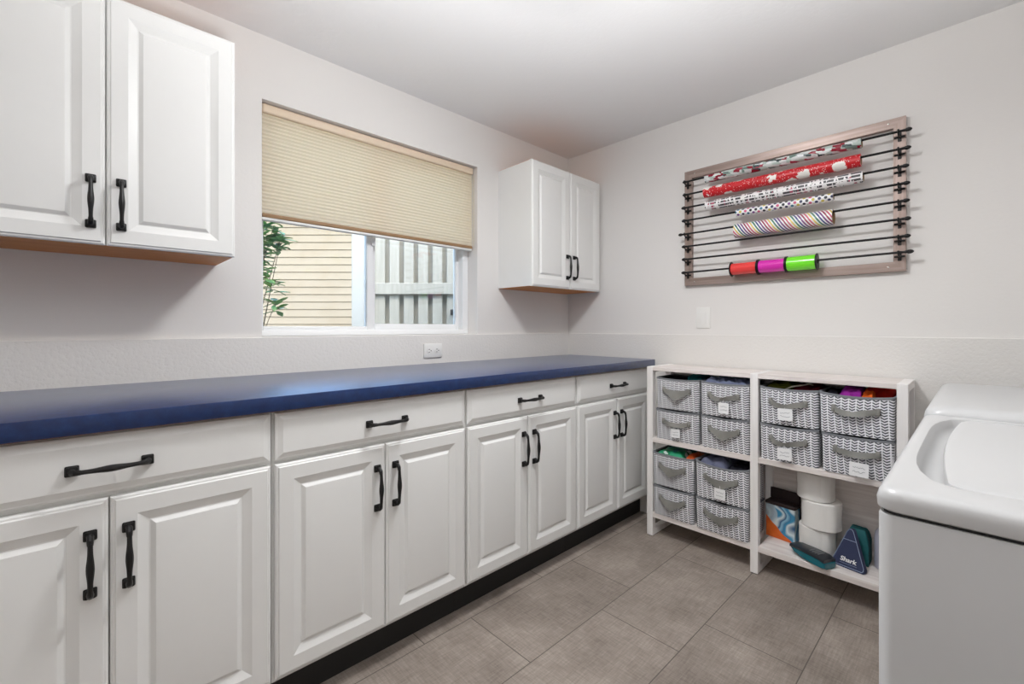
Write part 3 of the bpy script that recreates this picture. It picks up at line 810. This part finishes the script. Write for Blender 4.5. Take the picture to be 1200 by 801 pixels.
heap('olive_cloth', 'olive green cloth at the back of a basket in the upper right bay', 'cloth', 'cloth_olive', *inb(b3u, .25, .98, .02, .50), b3u.zb, b3u.zt + .018, 4, .016, 14, .015)
heap('maroon_cloth', 'dark maroon cloth beside the olive cloth in the same basket', 'cloth', 'cloth_maroon', *inb(b3u, .25, .98, .52, .98), b3u.zb, b3u.zt + .014, 5, .016, 14, .015)
rb = MB(); bx = inb(b3u, .05, .2, .1, .95)
rb.tube([(bx[0] + .02, bx[3] - .03, b3u.zt - .028), (bx[0] + .02, (bx[2] + bx[3]) / 2, b3u.zt + .004), (bx[0] + .03, bx[2] + .05, b3u.zt + .012), (bx[0] + .05, bx[2] + .03, b3u.zt + .018), (bx[0] + .07, bx[2] + .02, b3u.zt + .012)], .003, 8)
tag(obj('cream_cord', rb, 'cream_ribbon'), 'thin cream cord lying across the basket with olive cloth', 'cord')
heap('dark_cloth', 'dark cloth in the left of the basket beside the purple cloth', 'cloth', 'cloth_dark', *inb(b4u, .05, .98, 0, .22), b4u.zb, b4u.zt + .002, 16, .012)
heap('purple_cloth', 'bright purple cloth bundle in the basket beside the washer', 'cloth', 'cloth_purple', *inb(b4u, .12, .95, .24, .55), b4u.zb, b4u.zt + .018, 6, .016, 26, .015)
heap('orange_cloth', 'small orange cloth between the purple and red cloths', 'cloth', 'cloth_orange', *inb(b4u, .12, .50, .57, .72), b4u.zb, b4u.zt + .008, 8, .014, 30, .01)
heap('red_cloth', 'bright red cloth bundle in the basket beside the washer', 'cloth', 'cloth_red', *inb(b4u, .52, .96, .56, .97), b4u.zb, b4u.zt + .020, 7, .016, 26, .015)
heap('green_packet', 'green and white printed packet in the lower left basket', 'packet', 'pack_green', *inb(b5u, .05, .95, .04, .74), b5u.zb, b5u.zt + .010, 9, .010, 12, .02)
heap('orange_packet', 'orange packet beside the green packet in the lower left basket', 'packet', 'pack_orange', *inb(b5u, .08, .9, .77, .99), b5u.zb, b5u.zt + .004, 10, .010, 12, .02)
heap('slate_cloth', 'slate blue crumpled cloth in the lower basket with the white card', 'cloth', 'cloth_slate', *inb(b6u, .02, .98, .0, .56), b6u.zb, b6u.zt + .012, 11, .028, 20)
heap('dark_cloth', 'dark cloth on the right side of the basket with slate cloth', 'cloth', 'cloth_dark', *inb(b6u, .02, .98, .58, 1), b6u.zb, b6u.zt - .006, 12, .02, 18)

# ---------------------------------------------------------------- things on the bottom shelf
SB = .1282
bxr = Matrix.Rotation(math.radians(-7), 3, 'Z'); piv = (-.10, -1.335, SB); bdx = -.010
t = thing('detergent_box', 'orange and blue printed detergent box with an open dark lid', 'box', piv)
m = MB().box(-.104 + bdx, -.045 + bdx, -1.396, -1.274, SB + .0003, SB + .150, .002, 1, bxr, piv); obj('carton', m, 'carton_art', t, smooth=False)
m = MB().box(-.0445 + bdx, -.040 + bdx, -1.398, -1.272, SB + .0003, SB + .150, .001, 1, bxr, piv); obj('back_side', m, 'carton_dark', t, smooth=False)
m = MB().box(-.106 + bdx, -.040 + bdx, -1.399, -1.271, SB + .150, SB + .166, .003, 1, bxr, piv)
m.box(-.052 + bdx, -.042 + bdx, -1.399, -1.271, SB + .165, SB + .215, .003, 1, bxr, piv); obj('lid', m, 'carton_dark', t, smooth=False, label='dark raised lid')

def paper_towel(label, x, y, z, r, h, seed):
    t = thing('paper_roll', label, 'paper roll', (x, y, z), 'white paper rolls stacked on the bottom shelf')
    q = random.Random(seed); n = 48
    def ring(rad, zz, wob=0): return [(x + (rad + wob * math.sin(3 * a + seed) * .6) * math.cos(a), y + (rad + wob * math.sin(3 * a + seed) * .6) * math.sin(a), zz) for a in [2 * PI * j / n for j in range(n)]]
    m = MB(); m.rings([ring(.022, z + .0005), ring(r - .003, z + .0005, .001), ring(r, z + .004, .0012), ring(r - .0012, z + h * .35, .0012), ring(r, z + h * .6, .0012), ring(r, z + h - .005, .0012), ring(r - .003, z + h - .0005, .001), ring(.022, z + h - .0005)], False, False)
    obj('paper', m, 'paper_white', t)
    m = MB(); m.rings([ring(.0219, z + .001), ring(.0219, z + h - .001), ring(.0205, z + h - .001), ring(.0205, z + .001), ring(.0219, z + .001)], False, False)
    obj('core', m, 'core_card', t)
    # loose outer sheet flap
    a0 = math.radians(205); vs = []; 
    rs = []
    for k in range(9):
        a = a0 + k * .075; rad = r + .0012 + .0035 * math.sin(PI * min(1, k / 8))
        skew = .10 * (k / 8)
        rs.append([(x + rad * math.cos(a), y + rad * math.sin(a), z + .004), (x + rad * math.cos(a + skew), y + rad * math.sin(a + skew), z + h - .004), (x + (rad + .0008) * math.cos(a + skew), y + (rad + .0008) * math.sin(a + skew), z + h - .004), (x + (rad + .0008) * math.cos(a), y + (rad + .0008) * math.sin(a), z + .004)])
    m = MB(); m.rings(rs); obj('loose_sheet', m, 'paper_white', t)
paper_towel('bottom white paper roll of the stack on the low shelf', -.110, -1.478, SB, .0680, .114, 1)
paper_towel('middle white paper roll of the stack of three', -.113, -1.494, SB + .1143, .0730, .116, 2)
paper_towel('topmost white paper roll under the middle board', -.109, -1.472, SB + .2306, .0700, .114, 3)

# teal vacuum tool, lying down
t = thing('vacuum_tool', 'teal and black wedge-shaped vacuum head lying at the shelf front', 'vacuum part', (-.205, -1.49, SB))
R2 = Matrix.Rotation(math.radians(-25), 3, 'Z')
def W3(p, c=(-.224, -1.484, SB)):
    v = R2 @ Vector((p[0] * .86, p[1] * 1.02, p[2] * .95)); return v + Vector(c)
# local: long axis along -y (to the right in the photo), width x
sec = []
for (l, w, h0, h1) in ((-.078, .026, .026, .040), (-.060, .034, .012, .045), (-.02, .038, .004, .047), (.03, .040, .0005, .048), (.062, .040, .0005, .046), (.074, .036, .004, .040)):
    sec.append([W3(p) for p in ((-w, -l, h0 + .006), (-w, -l, h1 - .014), (-w + .006, -l, h1 - .012), (w - .006, -l, h1 - .012), (w, -l, h1 - .014), (w, -l, h0 + .006), (w - .012, -l, h0), (-w + .012, -l, h0))])
obj('shell', MB().rings(sec), 'vac_teal', t, ang=40)
sec = []
for (l, w, h1) in ((-.082, .029, .041), (-.06, .035, .046), (.0, .039, .049), (.05, .041, .0495), (.072, .038, .043)):
    sec.append([W3(p) for p in ((-w, -l, h1 - .013), (-w, -l, h1 - .004), (-w + .006, -l, h1), (w - .006, -l, h1), (w, -l, h1 - .004), (w, -l, h1 - .013))])
obj('top_cover', MB().rings(sec), 'vac_dark', t, ang=40)
m = MB()
for k in range(4):
    l = .004 + k * .011
    b = MB().box(-.022, .022, -l - .0022, -l + .0022, .0488, .0512); m.add([W3(v) for v in b.v], b.f)
obj('vent_slats', m, 'grey_plastic', t, smooth=False)

# triangular navy pad, leaning
t = thing('mop_pad', 'navy triangular vacuum attachment with white lettering leaning upright', 'vacuum part', (-.185, -1.595, SB))
A = Vector((-.186, -1.540, SB)); B = Vector((-.210, -1.656, SB)); ax = (B - A).normalized(); nrm = Vector((-ax.y, ax.x, 0)) * -1
if nrm.x > 0: nrm = -nrm                      # faces the camera (-x)
lean = (Vector((0, 0, 1)) - nrm * .22).normalized(); fn_ = ax.cross(lean).normalized()
if fn_.x > 0: fn_ = -fn_
LW = (B - A).length
def T3(a, b, d=0.0): return A + ax * (a * LW) + lean * b - fn_ * d + Vector((0, 0, .001)) + (-fn_) * 0
HH = .158
outl = [(.02, .006), (.06, 0), (.94, 0), (.98, .006), (.985, .016), (.60, HH - .012), (.56, HH - .003), (.50, HH), (.44, HH - .003), (.40, HH - .012), (.015, .016)]
dq = .024
m = MB(); m.rings([[T3(a, b, dq) for a, b in outl], [T3(a, b, .002) for a, b in outl], [T3(.5 + (a - .5) * .97, .004 + (b - .004) * .975 if b > .01 else b, 0) for a, b in outl]])
obj('body', m, 'pad_navy', t, ang=40)
m = MB(); pts = [T3(.5 + (a - .5) * .93, .006 + b * .94, -.0008) for a, b in outl]; m.tube(pts + [pts[0]], .0011, 6)
m.tube([T3(.30, HH * .70, -.0008), T3(.70, HH * .70, -.0008)], .0010, 6)
obj('piping', m, 'pad_edge', t, label='pale outline piping')
cu = bpy.data.curves.new('wordmark', 'FONT'); cu.body = 'Shark'; cu.size = .024; cu.extrude = .0005; cu.align_x = 'CENTER'; cu.shear = .15; cu.offset = .0006
tmp = bpy.data.objects.new('wordmark', cu); COL.objects.link(tmp)
dg = bpy.context.evaluated_depsgraph_get(); me = bpy.data.meshes.new_from_object(tmp.evaluated_get(dg))
bpy.data.objects.remove(tmp)
m = MB(); org = T3(.50, HH * .16, -.0012)
xdir = ax if ax.dot(RT) > 0 else -ax
m.add([org + xdir * v.co.x + lean * v.co.y + fn_ * v.co.z for v in me.vertices], [list(p.vertices) for p in me.polygons]); bpy.data.meshes.remove(me)
obj('wordmark', m, 'logo_white', t, smooth=False, label='white lettering')
m = MB(); m.tube([T3(.26, HH * .11, -.0009), T3(.76, HH * .11, -.0009)], .0006, 5); obj('underline', m, 'pad_edge', t)

# teal pouch and lavender bottle behind
heap('teal_pouch', 'dark teal cloth pouch behind the triangular attachment', 'pouch', 'teal_cloth_bag', -.122, -.040, -1.655, -1.578, SB + .0003, SB + .135, 21, .018, 14, .05)
t = thing('plastic_bottle', 'pale lavender plastic bottle behind the washer edge on the low shelf', 'bottle', (-.10, -1.705, SB))
plain('bottle_lavender', rgb(176, 176, 190), .3)
obj('bottle_body', MB().lathe([(.030, .0003), (.036, .004), (.037, .02), (.037, .12), (.034, .145), (.018, .17), (.015, .176), (.015, .182)], (-.09, -1.706, SB), n=28), 'bottle_lavender', t)
obj('cap', MB().lathe([(.0165, .180), (.0175, .183), (.0175, .206), (.016, .209)], (-.09, -1.706, SB), n=20), 'plastic_white', t)

# ---------------------------------------------------------------- washer and dryer
def lp(pts, z, tz=0): return [(x, y, z) for x, y in pts]
# top-loading washer (front faces the cabinets)
WX_0, WX_1, WY0, WY1 = -1.702, -1.003, -2.56, -1.878
ws = thing('washing_machine', 'white top-loading washing machine in the right front of the room', 'washing machine', ((WX_0 + WX_1) / 2, (WY0 + WY1) / 2, 0))
m = MB()
def rrk(x0, x1, y0, y1, r, n=10, k=14):
    """rounded rectangle whose straight edges are subdivided too"""
    p = rr(x0, x1, y0, y1, r, n); out = []
    for c in range(4):
        arc = p[c * (n + 1):(c + 1) * (n + 1)]; nx = p[((c + 1) * (n + 1)) % len(p)]
        out += arc
        for j in range(1, k): out.append((arc[-1][0] + (nx[0] - arc[-1][0]) * j / k, arc[-1][1] + (nx[1] - arc[-1][1]) * j / k))
    return out
def ro(i, z, r=.016, n=6): return lp(rr(WX_0 + i, WX_1 - i, WY0 + i, WY1 - i, r, n), z)
m.rings([ro(.004, .025), ro(.0015, .03), ro(.0015, .8655), ro(.003, .869)]); obj('cabinet_body', m, 'appliance_white', ws)
m = MB(); m.rings([ro(.006, .865, .014), ro(.006, .874, .014)]); obj('seam_gasket', m, 'seam_dark', ws)
N = 10
def orr(i, z): return lp(rrk(WX_0 + i, WX_1 - i, WY0 + i, WY1 - i, max(.022 - i * .3, .006), N), z)
IX0, IX1, IY0, IY1 = -1.632, -1.044, -2.40, -1.9015
def irr(i, z, r=.055):
    q = []
    for x, y in rrk(IX0 + i, IX1 - i, IY0 + i, IY1 - i, .022, N):
        t_ = abs((x - (IX0 + IX1) / 2) / ((IX1 - IX0) / 2))
        q.append((x, y - (.034 * min(1, t_) ** 5 if y > -2.1 else 0), z))
    return q
m = MB()
m.rings([orr(.003, .8730), orr(0, .8750), orr(-.001, .886), orr(.001, .894), orr(.005, .8985), orr(.009, .9003), orr(.0135, .901),
         irr(-.006, .9012, .058), irr(-.002, .9004, .056), irr(0, .898), irr(.004, .888, .052), irr(.012, .879, .048), irr(.022, .8755, .04)], True, True)
obj('top_panel', m, 'appliance_white', ws)
LX0, LX1, LY0, LY1 = IX0 + .003, IX1 - .003, IY0 + .004, -1.9265
lid = MB(); rs = []
def lidring(i, z, dome=0):
    q = []
    for x, y in rrk(LX0 + i, LX1 - i, LY0 + i, LY1 - i, max(.024 - i * .1, .01), N):
        # gently bowed front edge
        t_ = (x - (LX0 + LX1) / 2) / ((LX1 - LX0) / 2)
        yy = y - (.014 * t_ * t_ if y > -2.1 else 0)
        q.append((x, yy, z))
    return q
lid.rings([lidring(.006, .8772), lidring(.001, .882), lidring(0, .893), lidring(.002, .8985), lidring(.007, .9012), lidring(.016, .9022), lidring(.1, .9035), lidring(.2, .9045)])
obj('lid', lid, 'appliance_white', ws)
m = MB(); m.rings([[(x, y, z) for y, z in ((-2.43, .9), (-2.455, 1.04), (-2.475, 1.06), (-2.555, 1.06), (-2.56, .9))] for x in (WX_0 + .006, WX_1 - .006)])
obj('control_console', m, 'appliance_white', ws, smooth=False)
for x in (-1.56, -1.35, -1.15):
    obj('dial', MB().lathe([(.028, 0), (.027, .012), (.018, .014), (.017, .03)], (x, -2.447, .985), 'y', 24), 'grey_plastic', ws)
for x in (WX_0 + .05, WX_1 - .05):
    for y in (WY0 + .05, WY1 - .05): obj('levelling_foot', MB().lathe([(.022, 0), (.022, .008), (.01, .01), (.01, .028)], (x, y, 0), n=16), 'seam_dark', ws)

dx0, dx1, dy0, dy1, DZ = -.998, -.338, -2.55, -1.877, .9185
dr = thing('clothes_dryer', 'white dryer standing between the washing machine and the basket shelf wall', 'dryer', ((dx0 + dx1) / 2, (dy0 + dy1) / 2, 0))
def dd(i, z, r=.02): return lp(rr(dx0 + i, dx1 - i, dy0 + i, dy1 - i, r, 8), z)
obj('cabinet_body', MB().rings([dd(.003, .025), dd(.001, .03), dd(.001, .872)]), 'appliance_white', dr)
m = MB(); m.rings([dd(.002, .873, .03), dd(-.001, .876, .03), dd(-.001, .893, .03), dd(.001, .902, .032), dd(.006, .910, .034), dd(.014, .9155, .036), dd(.025, .918, .036), dd(.05, DZ, .03)])
obj('top_panel', m, 'appliance_white', dr)
m = MB(); m.rings([[(x, dy1 + d, z) for x, z in rr(-.90, -.43, .22, .74, .05, 6)] for d in (.0005, .012, .014)]); dd_ = obj('door', m, 'appliance_white', dr)
obj('door_pull', MB().box(-.62, -.54, dy1 + .013, dy1 + .022, .68, .70, .003), 'grey_plastic', dd_)
m = MB(); m.rings([[(x, y, z) for y, z in ((-2.43, .918), (-2.455, 1.05), (-2.475, 1.07), (-2.548, 1.07), (-2.549, .918))] for x in (dx0 + .006, dx1 - .006)])
obj('control_console', m, 'appliance_white', dr, smooth=False)
for x in (dx0 + .05, dx1 - .05):
    for y in (dy0 + .05, dy1 - .05): obj('levelling_foot', MB().lathe([(.022, 0), (.022, .008), (.01, .01), (.01, .028)], (x, y, 0), n=16), 'seam_dark', dr)

# ---------------------------------------------------------------- lamps
def ceiling_lamp(label, x, y):
    t = thing('ceiling_light', label, 'ceiling light', (x, y, H))
    obj('canopy_baffle', MB().lathe([(.158, 0), (.158, -.066), (.150, -.068), (.148, -.02), (.02, -.018)], (x, y, H - .0005), n=48), 'lamp_metal', t)  # deep opaque rim added to keep the dome's light off the ceiling
    obj('glass_dome', MB().lathe([(.14, -.022), (.142, -.045), (.138, -.062), (.12, -.082), (.085, -.096), (.04, -.103), (.002, -.104)], (x, y, H), n=48), 'lamp_glow', t)
ceiling_lamp('round flush ceiling light over the middle of the room', -1.40, -1.14)

# added fill spot with no fixture, bounced off the ceiling to brighten the room
fl = bpy.data.lights.new('fill_spot', 'SPOT'); fl.energy = 155; fl.spot_size = math.radians(122); fl.spot_blend = .6; fl.shadow_soft_size = .12; fl.color = (.97, .985, 1)
fo = bpy.data.objects.new('fill_spot', fl); COL.objects.link(fo); fo.location = (-2.2, -1.90, .98); fo.rotation_euler = Vector((.12, .08, 1)).to_track_quat('-Z', 'Y').to_euler()
# daylight
sun = bpy.data.lights.new('sun', 'SUN'); sun.energy = 0.6; sun.angle = math.radians(1.5); sun.color = (1, .95, .87)
so = bpy.data.objects.new('sun', sun); COL.objects.link(so)
sd = Vector((FW.x * .75 + RT.x * .45, FW.y * .75 + RT.y * .45, -.95)).normalized()
so.rotation_euler = sd.to_track_quat('-Z', 'Y').to_euler(); so.location = (0, 4, 6)
wd = bpy.data.worlds.new('sky'); scene.world = wd; wd.use_nodes = True
nt = wd.node_tree; bg = nt.nodes['Background']
sk = nt.nodes.new('ShaderNodeTexSky'); sk.sky_type = 'NISHITA'; sk.sun_disc = False; sk.sun_elevation = math.radians(48); sk.sun_rotation = math.radians(200); sk.air_density = 1.0; sk.dust_density = 2.0
nt.links.new(sk.outputs[0], bg.inputs[0]); bg.inputs[1].default_value = 1.0

# ---------------------------------------------------------------- camera
cd = bpy.data.cameras.new('camera'); cam = bpy.data.objects.new('camera', cd); COL.objects.link(cam)
cd.sensor_fit = 'HORIZONTAL'; cd.sensor_width = 36.0; cd.lens = F / 1200.0 * 36.0
cd.shift_x = 0.0; cd.shift_y = (PY0 - 400.5) / 1200.0
cd.clip_start = .02; cd.clip_end = 200
cam.location = CAM; cam.rotation_euler = (PI / 2, 0, YAW - PI / 2)
scene.camera = cam
vs_ = scene.view_settings
vs_.view_transform = 'Standard'; vs_.look = 'None'; vs_.gamma = 1.0; vs_.exposure = 0.2; vs_.use_curve_mapping = False
scene.cycles.use_denoising = True
scene.cycles.max_bounces = 12; scene.cycles.diffuse_bounces = 8; scene.cycles.glossy_bounces = 4; scene.cycles.transparent_max_bounces = 12
scene.cycles.sample_clamp_indirect = 6.0
